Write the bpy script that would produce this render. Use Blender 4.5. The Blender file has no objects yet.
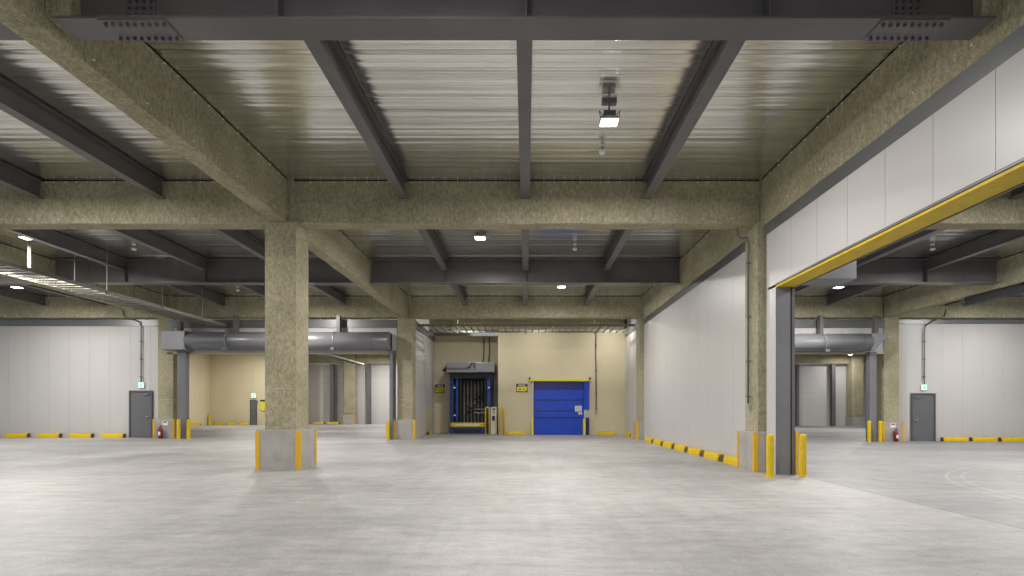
import bpy, math, random
from mathutils import Vector, Matrix
R = random.Random(7)
SC = bpy.context.scene
COL = SC.collection

# ------------------------------------------------------------------ camera, world, exposure
cd = bpy.data.cameras.new('camera')
cam = bpy.data.objects.new('camera', cd); COL.objects.link(cam)
F, VX, VY, EYE = 540.0, 526.0, 410.0, 1.3
cd.sensor_width = 36.0
cd.lens = F / 1024.0 * 36.0
cd.shift_x = -(VX - 512.0) / 1024.0
cd.shift_y = (VY - 288.0) / 1024.0
cam.location = (0, 0, EYE)
cam.rotation_euler = (math.radians(90), 0, 0)
cd.clip_end = 300
SC.camera = cam
w = bpy.data.worlds.new('world'); SC.world = w; w.use_nodes = True
w.node_tree.nodes['Background'].inputs[0].default_value = (0.90, 0.95, 1.0, 1)
w.node_tree.nodes['Background'].inputs[1].default_value = 0.55
SC.view_settings.view_transform = 'Standard'
SC.view_settings.look = 'None'
SC.view_settings.gamma = 1
SC.view_settings.use_curve_mapping = False
SC.view_settings.exposure = 0.12
LAMP_W = 315.0

# ------------------------------------------------------------------ geometry constants (metres)
CX = 5.38            # column lines at +-5.38, +-16.15
CX2 = 16.15
ROW1, ROW2 = 12.17, 24.34
DECK = 6.39
SOF = 5.43           # underside of the fireproofed beams
GIR = 5.56           # underside of the steel girders
def fz(x): return -0.0042 * (x + 5.38)     # floor falls slightly to the right

# ------------------------------------------------------------------ materials
def new_mat(name):
    m = bpy.data.materials.new(name); m.use_nodes = True
    nt = m.node_tree
    return m, nt, nt.nodes['Principled BSDF']
def lk(nt, a, b): nt.links.new(a, b)
def tex_coord(nt, scale=(1, 1, 1)):
    g = nt.nodes.new('ShaderNodeNewGeometry')
    mp = nt.nodes.new('ShaderNodeMapping'); mp.inputs['Scale'].default_value = scale
    lk(nt, g.outputs['Position'], mp.inputs['Vector'])
    return mp.outputs['Vector']
def noise(nt, vec, scale, detail=4, rough=.55):
    n = nt.nodes.new('ShaderNodeTexNoise')
    n.inputs['Scale'].default_value = scale; n.inputs['Detail'].default_value = detail
    n.inputs['Roughness'].default_value = rough
    lk(nt, vec, n.inputs['Vector']); return n.outputs['Fac']
def ramp(nt, fac, stops):
    r = nt.nodes.new('ShaderNodeValToRGB')
    el = r.color_ramp.elements
    while len(el) < len(stops): el.new(.5)
    for e, (p, c) in zip(el, stops): e.position = p; e.color = (*c, 1)
    lk(nt, fac, r.inputs['Fac']); return r.outputs['Color']
def mixc(nt, fac, a, b, mode='MIX'):
    m = nt.nodes.new('ShaderNodeMix'); m.data_type = 'RGBA'; m.blend_type = mode
    if isinstance(fac, float): m.inputs[0].default_value = fac
    else: lk(nt, fac, m.inputs[0])
    for s, v in ((6, a), (7, b)):
        if isinstance(v, tuple): m.inputs[s].default_value = (*v, 1)
        else: lk(nt, v, m.inputs[s])
    return m.outputs[2]
def bump(nt, h, strength, dist, b):
    n = nt.nodes.new('ShaderNodeBump'); n.inputs['Strength'].default_value = strength
    n.inputs['Distance'].default_value = dist
    lk(nt, h, n.inputs['Height']); lk(nt, n.outputs['Normal'], b.inputs['Normal'])
def paint(name, c, rough=.5, metal=0., var=.06, scale=3.):
    m, nt, b = new_mat(name)
    v = tex_coord(nt)
    n = noise(nt, v, scale, 3)
    lo = tuple(x * (1 - var) for x in c); hi = tuple(min(1, x * (1 + var)) for x in c)
    lk(nt, ramp(nt, n, [(.3, lo), (.7, hi)]), b.inputs['Base Color'])
    b.inputs['Roughness'].default_value = rough; b.inputs['Metallic'].default_value = metal
    return m
M = {}
M['steel'] = paint('dark_grey_steel_paint', (.125, .117, .122), .38, 0, .12, 1.5)
M['steel_lite'] = paint('mid_grey_steel_paint', (.17, .17, .185), .38, 0, .08, 1.5)
M['roller'] = paint('roller_housing_grey', (.23, .23, .25), .32, .25, .06, 1.2)
M['bolt'] = paint('bolt_dark', (.09, .085, .088), .45)
M['gap'] = paint('shadow_gap_black', (.02, .018, .015), .9)
M['ladder'] = paint('ladder_dull_zinc', (.20, .19, .16), .55, 0, .15, 8)
M['flash'] = paint('grey_flashing', (.16, .165, .17), .35, .3, .08, .8)
M['white_panel'] = paint('white_sandwich_panel', (.53, .515, .51), .38, 0, .02, .6)
M['seam_soft'] = paint('soft_panel_seam', (.42, .41, .41), .6)
M['seam'] = paint('panel_seam', (.25, .245, .245), .6)
M['beige'] = paint('beige_cladding', (.60, .53, .36), .6, 0, .04, .5)
M['beige_seam'] = paint('beige_seam', (.40, .35, .24), .6)
M['yellow'] = paint('safety_yellow', (.66, .46, .004), .55, 0, .10, 6)
M['orange'] = paint('corner_guard_yellow', (.66, .39, .015), .42, 0, .06, 6)
M['rubber'] = paint('brown_black_rubber', (.085, .045, .025), .8)
M['door'] = paint('door_grey', (.13, .13, .14), .42, 0, .04)
M['frame'] = paint('door_frame_grey', (.09, .09, .095), .4)
M['blue'] = paint('blue_sheet', (.002, .05, .50), .42, 0, .12, 2)
M['bluedk'] = paint('dark_blue_sheet', (.006, .015, .15), .45, 0, .1, 2)
M['blue_frame'] = paint('blue_lift_frame', (.012, .05, .22), .35, .1, .1, 2)
M['black'] = paint('black', (.012, .012, .016), .6)
M['zinc'] = paint('galvanised', (.55, .54, .50), .35, .6, .15, 8)
M['cream'] = paint('cream_cabinet', (.62, .58, .48), .5)
M['white'] = paint('white_plastic', (.8, .8, .8), .4)
M['red'] = paint('red_enamel', (.30, .012, .01), .35)
M['green'] = paint('sign_green', (.01, .35, .15), .4)
M['sign'] = paint('sign_yellow', (.75, .68, .03), .4)

def fireproof(name, a, b_, c):
    m, nt, b = new_mat(name)
    v = tex_coord(nt)
    n1 = noise(nt, v, 1.1, 3); n2 = noise(nt, tex_coord(nt, (1, 1, .5)), 19, 5, .78); n3 = noise(nt, v, 48, 3, .7)
    base = ramp(nt, n1, [(.3, a), (.55, b_), (.75, c)])
    grain = ramp(nt, n2, [(.36, (.68, .68, .67)), (.62, (1.16, 1.16, 1.15))])
    col = mixc(nt, 1.0, base, grain, 'MULTIPLY')
    fine = ramp(nt, n3, [(.34, (.72, .72, .72)), (.66, (1.2, 1.2, 1.2))])
    col = mixc(nt, 1.0, col, fine, 'MULTIPLY')
    lk(nt, col, b.inputs['Base Color']); b.inputs['Roughness'].default_value = .95
    b.inputs['Specular IOR Level'].default_value = .15
    ad = nt.nodes.new('ShaderNodeMath'); ad.operation = 'ADD'; lk(nt, n2, ad.inputs[0]); lk(nt, n3, ad.inputs[1])
    bump(nt, ad.outputs[0], .4, .02, b)
    return m
M['fire'] = fireproof('sprayed_rock_wool', (.325, .300, .200), (.405, .370, .255), (.44, .395, .29))
M['fire_band'] = paint('rock_wool_joint', (.45, .42, .32), .9)
M['pin'] = paint('fixing_pin', (.85, .84, .78), .4)

# concrete plinth
m, nt, b = new_mat('plinth_concrete')
v = tex_coord(nt); n = noise(nt, v, 3, 5); n2 = noise(nt, v, 30, 3)
lk(nt, mixc(nt, .3, ramp(nt, n, [(.3, (.30, .285, .265)), (.7, (.43, .41, .38))]), ramp(nt, n2, [(.3, (.28, .27, .26)), (.7, (.45, .43, .4))])), b.inputs['Base Color'])
b.inputs['Roughness'].default_value = .75; bump(nt, n2, .15, .01, b); M['concrete'] = m
# floor
m, nt, b = new_mat('floor_concrete')
v = tex_coord(nt)
n1 = noise(nt, tex_coord(nt, (.22, .35, 1)), 1.0, 6, .62)
n2 = noise(nt, tex_coord(nt, (.9, 3.2, 1)), 1.6, 5, .65)
n3 = noise(nt, tex_coord(nt, (3.0, .35, 1)), 1.3, 4, .6)
n4 = noise(nt, v, 42, 3, .7)
c = ramp(nt, n1, [(.30, (.262, .255, .252)), (.50, (.350, .341, .336)), (.70, (.425, .414, .408))])
c = mixc(nt, 1.0, c, ramp(nt, n2, [(.30, (.80, .80, .80)), (.70, (1.13, 1.13, 1.13))]), 'MULTIPLY')
c = mixc(nt, 1.0, c, ramp(nt, n3, [(.30, (.93, .93, .94)), (.66, (1.05, 1.05, 1.04))]), 'MULTIPLY')
c = mixc(nt, 1.0, c, ramp(nt, n4, [(.25, (.78, .78, .78)), (.75, (1.15, 1.15, 1.15))]), 'MULTIPLY')
n5 = noise(nt, v, 7, 4, .7)
c = mixc(nt, 1.0, c, ramp(nt, n5, [(.3, (.90, .90, .90)), (.7, (1.07, 1.07, 1.07))]), 'MULTIPLY')
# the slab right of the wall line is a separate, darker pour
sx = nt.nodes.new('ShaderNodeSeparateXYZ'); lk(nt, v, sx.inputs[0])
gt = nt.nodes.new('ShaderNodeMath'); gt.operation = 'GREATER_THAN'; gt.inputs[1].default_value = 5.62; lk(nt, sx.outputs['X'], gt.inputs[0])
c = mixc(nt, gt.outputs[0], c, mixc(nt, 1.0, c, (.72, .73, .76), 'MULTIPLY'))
ab = nt.nodes.new('ShaderNodeMath'); ab.operation = 'COMPARE'; ab.inputs[1].default_value = 5.62; ab.inputs[2].default_value = .012; lk(nt, sx.outputs['X'], ab.inputs[0])
c = mixc(nt, ab.outputs[0], c, (.16, .155, .15))
# curved tyre marks on the right slab
for (cx_, cy_, r_) in ((9.4, 14.5, 4.4), (9.4, 14.5, 4.65), (14.0, 7.0, 6.5), (14.0, 7.0, 6.75)):
    vs = nt.nodes.new('ShaderNodeVectorMath'); vs.operation = 'DISTANCE'; vs.inputs[1].default_value = (cx_, cy_, 0); lk(nt, v, vs.inputs[0])
    cm = nt.nodes.new('ShaderNodeMath'); cm.operation = 'COMPARE'; cm.inputs[1].default_value = r_; cm.inputs[2].default_value = .03; lk(nt, vs.outputs['Value'], cm.inputs[0])
    ml = nt.nodes.new('ShaderNodeMath'); ml.operation = 'MULTIPLY'; lk(nt, cm.outputs[0], ml.inputs[0]); lk(nt, gt.outputs[0], ml.inputs[1])
    m2 = nt.nodes.new('ShaderNodeMath'); m2.operation = 'MULTIPLY'; lk(nt, ml.outputs[0], m2.inputs[0]); lk(nt, n5, m2.inputs[1])
    m3 = nt.nodes.new('ShaderNodeMath'); m3.operation = 'MULTIPLY'; m3.inputs[1].default_value = .55; lk(nt, m2.outputs[0], m3.inputs[0])
    c = mixc(nt, m3.outputs[0], c, (.42, .41, .40))
lk(nt, c, b.inputs['Base Color'])
b.inputs['Roughness'].default_value = .52; b.inputs['Specular IOR Level'].default_value = .35
bump(nt, n4, .12, .01, b); M['floor'] = m
# galvanised deck
m, nt, b = new_mat('galvanised_deck')
n1 = noise(nt, tex_coord(nt, (.35, 7.0, 1)), 1.0, 3, .6)
n2 = noise(nt, tex_coord(nt, (1.6, 26.0, 1)), 1.0, 3, .6)
lk(nt, ramp(nt, n1, [(.3, (.68, .67, .63)), (.7, (.88, .87, .83))]), b.inputs['Base Color'])
b.inputs['Metallic'].default_value = .95; b.inputs['Roughness'].default_value = .20
ad = nt.nodes.new('ShaderNodeMath'); ad.operation = 'ADD'; lk(nt, n1, ad.inputs[0]); lk(nt, n2, ad.inputs[1])
bump(nt, ad.outputs[0], .22, .012, b); M['deck'] = m
def emit(name, c, s):
    m, nt, b = new_mat(name)
    b.inputs['Base Color'].default_value = (*c, 1); b.inputs['Emission Color'].default_value = (*c, 1)
    b.inputs['Emission Strength'].default_value = s; return m
M['lamp'] = emit('lamp_face', (1, 1, .98), 14)
M['exit'] = emit('exit_face', (.45, 1, .66), .85)
M['exitg'] = emit('exit_green', (.03, .5, .22), .5)

# ------------------------------------------------------------------ mesh builder
class MB:
    def __init__(s): s.v = []; s.f = []; s.mi = []
    def quad(s, pts, mi=0):
        n = len(s.v); s.v += [tuple(p) for p in pts]; s.f.append(tuple(range(n, n + len(pts)))); s.mi.append(mi)
    def box(s, x0, x1, y0, y1, z0, z1, mi=0):
        n = len(s.v)
        s.v += [(x0, y0, z0), (x1, y0, z0), (x1, y1, z0), (x0, y1, z0), (x0, y0, z1), (x1, y0, z1), (x1, y1, z1), (x0, y1, z1)]
        for q in ((0, 3, 2, 1), (4, 5, 6, 7), (0, 1, 5, 4), (1, 2, 6, 5), (2, 3, 7, 6), (3, 0, 4, 7)):
            s.f.append(tuple(n + i for i in q)); s.mi.append(mi)
        return s
    def prism(s, poly, axis, a, b, mi=0):
        """extrude a closed 2D polygon along axis ('x': poly is (y,z); 'y': (x,z); 'z': (x,y))"""
        def P(p, t): return {'x': (t, p[0], p[1]), 'y': (p[0], t, p[1]), 'z': (p[0], p[1], t)}[axis]
        n = len(s.v); k = len(poly)
        s.v += [P(p, a) for p in poly] + [P(p, b) for p in poly]
        s.f.append(tuple(range(n + k - 1, n - 1, -1))); s.mi.append(mi)
        s.f.append(tuple(range(n + k, n + 2 * k))); s.mi.append(mi)
        for i in range(k):
            j = (i + 1) % k; s.f.append((n + i, n + j, n + k + j, n + k + i)); s.mi.append(mi)
        return s
    def tube(s, pts, r, n=10, mi=0, caps=True):
        pts = [Vector(p) for p in pts]; rings = []
        rr = r if isinstance(r, (list, tuple)) else [r] * len(pts)
        prev = None
        for i, p in enumerate(pts):
            d = (pts[min(i + 1, len(pts) - 1)] - pts[max(i - 1, 0)]).normalized()
            if prev is None: u = d.orthogonal().normalized()
            else: u = (prev - d * prev.dot(d)).normalized()
            prev = u; w_ = d.cross(u)
            b0 = len(s.v)
            for k in range(n):
                a = 2 * math.pi * k / n
                s.v.append(tuple(p + (u * math.cos(a) + w_ * math.sin(a)) * rr[i]))
            rings.append(b0)
        for a0, b0 in zip(rings, rings[1:]):
            for k in range(n):
                j = (k + 1) % n; s.f.append((a0 + k, a0 + j, b0 + j, b0 + k)); s.mi.append(mi)
        if caps:
            s.f.append(tuple(rings[0] + k for k in range(n - 1, -1, -1))); s.mi.append(mi)
            s.f.append(tuple(rings[-1] + k for k in range(n))); s.mi.append(mi)
        return s
    def cyl(s, p, q, r, n=14, mi=0): return s.tube([p, q], r, n, mi)
    def sphere(s, c, r, mi=0, n=10, sz=1.0):
        pts = [(c[0], c[1], c[2] - r * sz * math.cos(math.pi * i / n)) for i in range(n + 1)]
        return s.tube(pts, [max(1e-4, r * math.sin(math.pi * i / n)) for i in range(n + 1)], 12, mi)
    def build(s, name, mats, parent=None, bevel=0, seg=2, smooth=False, origin=None):
        me = bpy.data.meshes.new(name)
        if parent is not None:
            o0 = Vector((0, 0, 0)); p = parent
            while p is not None: o0 += p.location; p = p.parent
        else:
            xs = [v[0] for v in s.v]; ys = [v[1] for v in s.v]; zs = [v[2] for v in s.v]
            o0 = Vector(origin) if origin else Vector(((min(xs) + max(xs)) / 2, (min(ys) + max(ys)) / 2, min(zs)))
        me.from_pydata([(v[0] - o0.x, v[1] - o0.y, v[2] - o0.z) for v in s.v], [], s.f)
        if not isinstance(mats, (list, tuple)): mats = [mats]
        for mm in mats: me.materials.append(M[mm])
        for p, i in zip(me.polygons, s.mi): p.material_index = i; p.use_smooth = smooth
        me.update()
        o = bpy.data.objects.new(name, me); COL.objects.link(o)
        if parent is not None: o.parent = parent
        else: o.location = o0
        if bevel:
            bv = o.modifiers.new('bevel', 'BEVEL'); bv.width = bevel; bv.segments = seg; bv.limit_method = 'ANGLE'
        return o
def tag(o, label, cat, group=None):
    o['label'] = label; o['category'] = cat
    if group: o['group'] = group
    return o
def thing(name, label, cat, loc, group=None):
    o = bpy.data.objects.new(name, None); COL.objects.link(o); o.location = loc; o.empty_display_size = .2
    return tag(o, label, cat, group)
def struct(o): o['kind'] = 'structure'; return o

# ------------------------------------------------------------------ floor and deck
mb = MB(); XL, XR, Y0, Y1 = -40, 40, -12, 56
mb.v = []
nx, ny = 20, 16
for (z, fl) in ((0, 0),):
    mb.quad([(XL, Y0, fz(XL)), (XR, Y0, fz(XR)), (XR, Y1, fz(XR)), (XL, Y1, fz(XL))])
    mb.quad([(XL, Y0, -.6), (XL, Y1, -.6), (XR, Y1, -.6), (XR, Y0, -.6)])
    mb.quad([(XL, Y0, -.6), (XR, Y0, -.6), (XR, Y0, fz(XR)), (XL, Y0, fz(XL))])
struct(mb.build('floor', 'floor', origin=(0, 0, 0)))

mb = MB(); y = -8.0
rd = random.Random(3)
while y < 52:
    p = rd.choice((.045, .06, .06, .08, .10))
    t = rd.uniform(-.026, .026) * p                     # each trough leans a little
    if rd.random() < .10: t *= 1.8
    z0, z1 = DECK + t, DECK - t
    g = .004
    mb.quad([(XL, y, z0), (XL, y + p - g, z1), (XR, y + p - g, z1), (XR, y, z0)])
    mb.quad([(XL, y + p - g, z1), (XL, y + p - g + .001, DECK + .008), (XR, y + p - g + .001, DECK + .008), (XR, y + p - g, z1)])
    mb.quad([(XL, y + p - g + .001, DECK + .008), (XL, y + p, DECK), (XR, y + p, DECK), (XR, y + p - g + .001, DECK + .008)])
    y += p
mb.box(XL, XR, -8, 52, DECK + .12, DECK + .3)
struct(mb.build('ceiling', 'deck', origin=(0, 0, 0)))

# ------------------------------------------------------------------ columns
def column(x, y, label, group='fireproofed columns', w=.68, pw=.94, ph=.87, guards=(1, 1, 1, 1), top=SOF):
    f = fz(x)
    t = thing('column', label, 'column', (x, y, f), group)
    h = w / 2
    m_ = MB(); m_.box(x - h, x + h, y - h, y + h, f + ph, top)
    m_.box(x - h + .09, x + h - .09, y - h - .004, y - h, 1.76, 1.775, 1) if w < .8 else None
    0 and m_.box(x - h - .004, x + h + .004, y - h - .004, y + h + .004, 1.76, 1.775, 1) if w < .8 else None
    m_.build('shaft', ['fire', 'fire_band'], t, bevel=.09, seg=4)
    q = h - .11
    MB().box(x - q, x + q, y - q, y + q, top - .002, DECK + .02).build('column_head', 'fire', t, bevel=.03)
    p = pw / 2
    pl = MB().box(x - p, x + p, y - p, y + p, f - .03, f + ph).build('plinth', 'concrete', t, bevel=.012)
    for (sx, sy), on in zip(((-1, -1), (1, -1), (1, 1), (-1, 1)), guards):
        if not on: continue
        g = MB(); e = .012; wd = .085
        X, Y = x + sx * p, y + sy * p
        g.box(min(X - sx * wd, X + sx * e), max(X - sx * wd, X + sx * e), min(Y, Y + sy * e), max(Y, Y + sy * e), f, f + ph - .02)
        g.box(min(X, X + sx * e), max(X, X + sx * e), min(Y - sy * wd, Y), max(Y - sy * wd, Y), f, f + ph - .02)
        g.build('corner_guard', 'orange', t, bevel=.004)
    return t
column(-CX, ROW1, 'near free-standing fireproofed column on grey plinth, wholly in view')
column(CX + .04, ROW1, 'near fireproofed column set against the white wall beside the opening post')
column(-CX, ROW2, 'fireproofed column at the corner of dock bay, beside the long roller housing end')
column(CX, ROW2, 'slim far fireproofed column between blue door bay and long white wall')
column(-CX2 + .13, ROW2, 'fireproofed column by the far left wall, extinguisher at its plinth')
column(CX2 + .10, ROW2, 'fireproofed column by the far right wall, extinguisher at its plinth')
column(-15.6, 48.0, 'distant fireproofed column seen through the left opening before white panels', w=.95, pw=1.0, guards=(1, 1, 0, 0), top=DECK)
column(29.25, 48.0, 'distant fireproofed column seen through the right opening under a lit lamp', w=1.0, pw=1.1, guards=(0, 0, 0, 0), top=DECK)

# ------------------------------------------------------------------ fireproofed beams
def pins(t, pts, r=.011):
    m_ = MB()
    for p, d in pts:
        q = tuple(a + b_ for a, b_ in zip(p, d)); m_.cyl(p, q, r, 6)
    o = m_.build('fixing_pin', 'pin', t); o['kind'] = 'stuff'; return o
def rough_bar(x0, x1, y0, y1, z0, z1, axis, seed):
    """a sprayed bar: subdivided along its length with slightly uneven faces and rounded lower edges"""
    rr = random.Random(seed); m_ = MB()
    L0, L1 = (x0, x1) if axis == 'x' else (y0, y1)
    a0, a1 = (y0, y1) if axis == 'x' else (x0, x1)
    c = .03; n = max(2, int((L1 - L0) / .35))
    prof = [(a0, z1), (a0, (z0 + z1) / 2), (a0, z0 + c), (a0 + c * .35, z0 + c * .35), (a0 + c, z0), ((a0 + a1) / 2, z0), (a1 - c, z0), (a1 - c * .35, z0 + c * .35), (a1, z0 + c), (a1, (z0 + z1) / 2), (a1, z1)]
    k = len(prof)
    for i in range(n + 1):
        t_ = L0 + (L1 - L0) * i / n
        for j, (a, z) in enumerate(prof):
            e = rr.uniform(-.008, .008) if j not in (0, k - 1) else 0; e2 = rr.uniform(-.008, .008) if j not in (0, k - 1) else 0
            m_.v.append((t_, a + e, z + e2) if axis == 'x' else (a + e, t_, z + e2))
    for i in range(n):
        for j in range(k - 1):
            q = (i * k + j, i * k + j + 1, (i + 1) * k + j + 1, (i + 1) * k + j)
            m_.f.append(q); m_.mi.append(0)
    m_.f.append(tuple(range(k))); m_.mi.append(0)
    m_.f.append(tuple(n * k + j for j in range(k - 1, -1, -1))); m_.mi.append(0)
    return m_
def xbeam(x0, x1, y, label, seed, pin=True, wd=.42, zs=SOF, zt=DECK):
    t = thing('fireproofed_beam', label, 'beam', ((x0 + x1) / 2, y, zs), 'sprayed crosswise beams')
    rough_bar(x0, x1, y - wd / 2, y + wd / 2, zs, zt - .022, 'x', seed).build('sprayed_cover', 'fire', t)
    MB().box(x0, x1, y - wd / 2 + .03, y + wd / 2 - .03, zt - .03, zt).build('top_joint', 'gap', t)
    if pin:
        rr = random.Random(seed + 50); ps = []; x = x0 + .4
        while x < x1 - .3:
            ps.append(((x, y - wd / 2 + .01, zt - .035 + rr.uniform(-.01, .006)), (0, -.03, -.012))); x += rr.uniform(.15, .32)
        x = x0 + .5
        while x < x1 - .3:
            ps.append(((x, y - wd / 2 + .01, zs + .10 + rr.uniform(-.01, .01)), (0, -.03, -.01))); x += rr.uniform(.35, .7)
        pins(t, ps)
    return t
def ybeam(x, y0, y1, label, seed, side=1, wd=.36, zs=SOF):
    t = thing('fireproofed_beam', label, 'beam', (x, (y0 + y1) / 2, zs), 'sprayed lengthwise beams')
    MB().box(x - wd / 2 + .03, x + wd / 2 - .03, y0, y1, DECK - .03, DECK).build('top_joint', 'gap', t)
    rough_bar(x - wd / 2, x + wd / 2, y0, y1, zs, DECK - .022, 'y', seed).build('sprayed_cover', 'fire', t)
    rr = random.Random(seed + 50); ps = []; y = y0 + .5
    while y < y1 - .4:
        ps.append(((x + side * wd / 2, y, DECK - .05 + rr.uniform(-.01, .01)), (side * .03, 0, -.01))); y += rr.uniform(.3, .6)
    y = y0 + .7
    while y < y1 - .4:
        ps.append(((x + side * wd / 2, y, SOF + .12), (side * .03, 0, -.01))); y += rr.uniform(.9, 1.7)
    pins(t, ps)
    return t
e = .21
xbeam(-CX + .2, CX - .2, ROW1, 'wide fireproofed beam spanning between the two near columns', 1)
xbeam(-CX2 + .2, -CX - .2, ROW1, 'fireproofed beam running left from the near free-standing column', 2)
xbeam(CX + .2, CX2, ROW1, 'fireproofed beam glimpsed above the yellow header through the right opening', 3)
xbeam(-CX + .2, CX - .2, ROW2, 'fireproofed beam over the entrance of the dock bay', 4)
xbeam(-CX2 + .2, -CX - .2, ROW2, 'fireproofed beam above the left roller housing', 5)
xbeam(CX + .2, CX2 - .2, ROW2, 'fireproofed beam above the right roller housing', 6)
xbeam(-27.5, -CX2 - .2, ROW2, 'fireproofed beam on top of the far left white wall', 7)
xbeam(CX2 + .2, 27.5, ROW2, 'fireproofed beam on top of the far right white wall', 8)
xbeam(-19.5, -5.5, 48.2, 'distant fireproofed beam above white panels inside the left opening', 9, pin=False)
xbeam(11, 33, 48.2, 'distant fireproofed beam above white panels inside the right opening', 10, pin=False)
GXL, GXR = -5.44, 5.38
ybeam(GXL, 0, ROW1 - .25, 'large near lengthwise fireproofed beam ending on the free-standing column', 21)
ybeam(GXR, 0, ROW1 - .25, 'near lengthwise fireproofed beam above the white panels and yellow header', 22, -1, zs=5.33)
ybeam(GXL, ROW1 + .25, ROW2 - .25, 'lengthwise fireproofed beam behind the free-standing column towards the dock bay', 23)
ybeam(GXR, ROW1 + .25, ROW2 - .25, 'lengthwise fireproofed beam above the long white wall with yellow wheel stops', 24, -1, zs=5.33)
ybeam(-CX2, 6, ROW2 - .25, 'outer left lengthwise fireproofed beam behind the hanging cable ladder', 25)
ybeam(CX2, 6, ROW2 - .25, 'outer right lengthwise fireproofed beam with dark rail below', 26, -1)

# ------------------------------------------------------------------ steel girders with splices
def girder(x0, x1, y, label, stiff, splices, bolts=False, stub=True):
    t = thing('steel_girder', label, 'girder', ((x0 + x1) / 2, y, GIR), 'grey steel girders')
    fw, ft, wt = .35, .028, .02
    MB().box(x0, x1, y - fw / 2, y + fw / 2, GIR, GIR + ft).build('bottom_flange', 'steel', t, bevel=.003)
    MB().box(x0, x1, y - fw / 2, y + fw / 2, DECK - .03 - ft, DECK - .03).build('top_flange', 'steel', t)
    MB().box(x0, x1, y - wt / 2, y + wt / 2, GIR + ft, DECK - .03 - ft).build('web', 'steel', t)
    for sx in stiff:
        for s_ in (-1, 1):
            a, b_ = sorted((y + s_ * wt / 2, y + s_ * fw * .46))
            MB().box(sx - .008, sx + .008, a, b_, GIR + ft, DECK - .03 - ft).build('stiffener', 'steel', t)
    for sx in splices:
        p = MB().box(sx - .37, sx + .37, y - fw / 2 + .004, y + fw / 2 - .004, GIR - .016, GIR).build('splice_plate', 'steel', t, bevel=.002)
        p2 = MB().box(sx - .37, sx + .37, y - fw / 2 + .004, y - .04, GIR + ft, GIR + ft + .016).build('splice_plate', 'steel', t)
        p3 = MB().box(sx - .16, sx + .16, y - wt / 2 - .014, y - wt / 2, GIR + .10, DECK - .14).build('splice_plate', 'steel', t)
        if bolts:
            for k in range(9):
                for yy in (-.11, .11):
                    bx = sx - .32 + .08 * k
                    MB().cyl((bx, y + yy, GIR - .017), (bx, y + yy, GIR - .05), .0185, 6).build('bolt', 'bolt', p)
            for i in range(4):
                for k in range(7):
                    bx = sx - .12 + .08 * i; bz = GIR + .15 + .075 * k
                    MB().cyl((bx, y - wt / 2 - .014, bz), (bx, y - wt / 2 - .045, bz), .0175, 6).build('bolt', 'bolt', p3)
        else:
            for yy in (-.11, .11):
                m_ = MB()
                for k in range(6): m_.cyl((sx - .3 + .12 * k, y + yy, GIR - .017), (sx - .3 + .12 * k, y + yy, GIR - .045), .0185, 6)
                m_.build('bolt_row', 'bolt', p)
    return t
G1, G2 = 6.05, 18.25
girder(-5.16, 5.12, G1, 'nearest large grey steel girder crossing overhead with bolted splice plates', (-2.72, 0, 2.66), (-4.3, 4.25), True)
girder(-15.9, -5.70, G1, 'short piece of nearest grey girder seen left of the big lengthwise beam', (-8.07, -10.77, -13.46), ())
girder(-5.22, 5.18, G2, 'grey steel girder crossing in the middle distance above the dock bay', (-2.69, 0, 2.69), (-4.25, 4.2))
girder(-15.9, -5.66, G2, 'grey steel girder seen behind the free-standing column on the left side', (-8.07, -10.77, -13.46), (-14.9, -6.7))
girder(5.6, 15.9, G2, 'grey steel girder seen through the right opening', (8.07, 10.77, 13.46), (14.9,))
girder(-27.5, -16.4, G2, 'far left grey steel girder beyond the hanging cable ladder', (-18.8, -21.5), ())
# stubs where the front girder enters the sprayed beams
for s_, lab in ((-1, 'left'), (1, 'right')):
    x0, x1 = (-5.27, -4.98) if s_ < 0 else (5.0, 5.21)
    o = MB().box(x0, x1, G1 - .16, G1 + .16, GIR + .03, DECK).build('fireproofed_bracket', 'fire', bevel=.03)
    tag(o, 'sprayed lump around the %s end of nearest grey girder' % lab, 'bracket', 'sprayed girder ends')

# ------------------------------------------------------------------ steel joists (purlins) under the deck
def joist(x, y0, y1, label):
    t = thing('steel_joist', label, 'joist', (x, (y0 + y1) / 2, 5.97), 'grey lengthwise joists')
    z0, z1 = 5.97, DECK - .03; w = .1
    MB().box(x - w, x + w, y0 + .12 * (y0 - G1 < .1 or abs(y0 - G2) < .1), y1 - .12 * (abs(y1 - G2) < .1), z0, z0 + .016).build('bottom_flange', 'steel', t, bevel=.002)
    MB().box(x - .009, x + .009, y0, y1, z0 + .016, z1 - .016).build('web', 'steel', t)
    MB().box(x - w, x + w, y0, y1, z1 - .016, z1).build('top_flange', 'steel', t)
def side(x):
    for k, s_ in ((-21.5, 'fifth joist left of the free-standing column line'), (-18.8, 'fourth joist left of the free-standing column line'),
                  (-13.46, 'joist next to the cable ladder'), (-10.77, 'middle joist of the left bay'), (-8.07, 'joist nearest to the free-standing column line on its left'),
                  (-2.71, 'left joist of the central bay'), (-.02, 'central joist of the central bay'), (2.68, 'right joist of the central bay'),
                  (8.07, 'joist nearest the wall beyond the right opening'), (10.77, 'middle joist beyond the right opening'), (13.46, 'outer joist beyond the right opening'), (18.8, 'farthest right joist')):
        if abs(k - x) < .05: return s_
for x in (-13.46, -10.77, -8.07, -2.71, -.02, 2.68, 10.77):
    joist(x, G1 + .02, ROW1 - .2, 'grey steel %s, nearest length' % side(x))
for x in (-13.46, -10.77, -8.07, -2.71, -.02, 2.68, 8.07, 10.77, 13.46):
    joist(x, ROW1 + .2, G2 - .02, 'grey %s, before second girder' % side(x))
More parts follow.
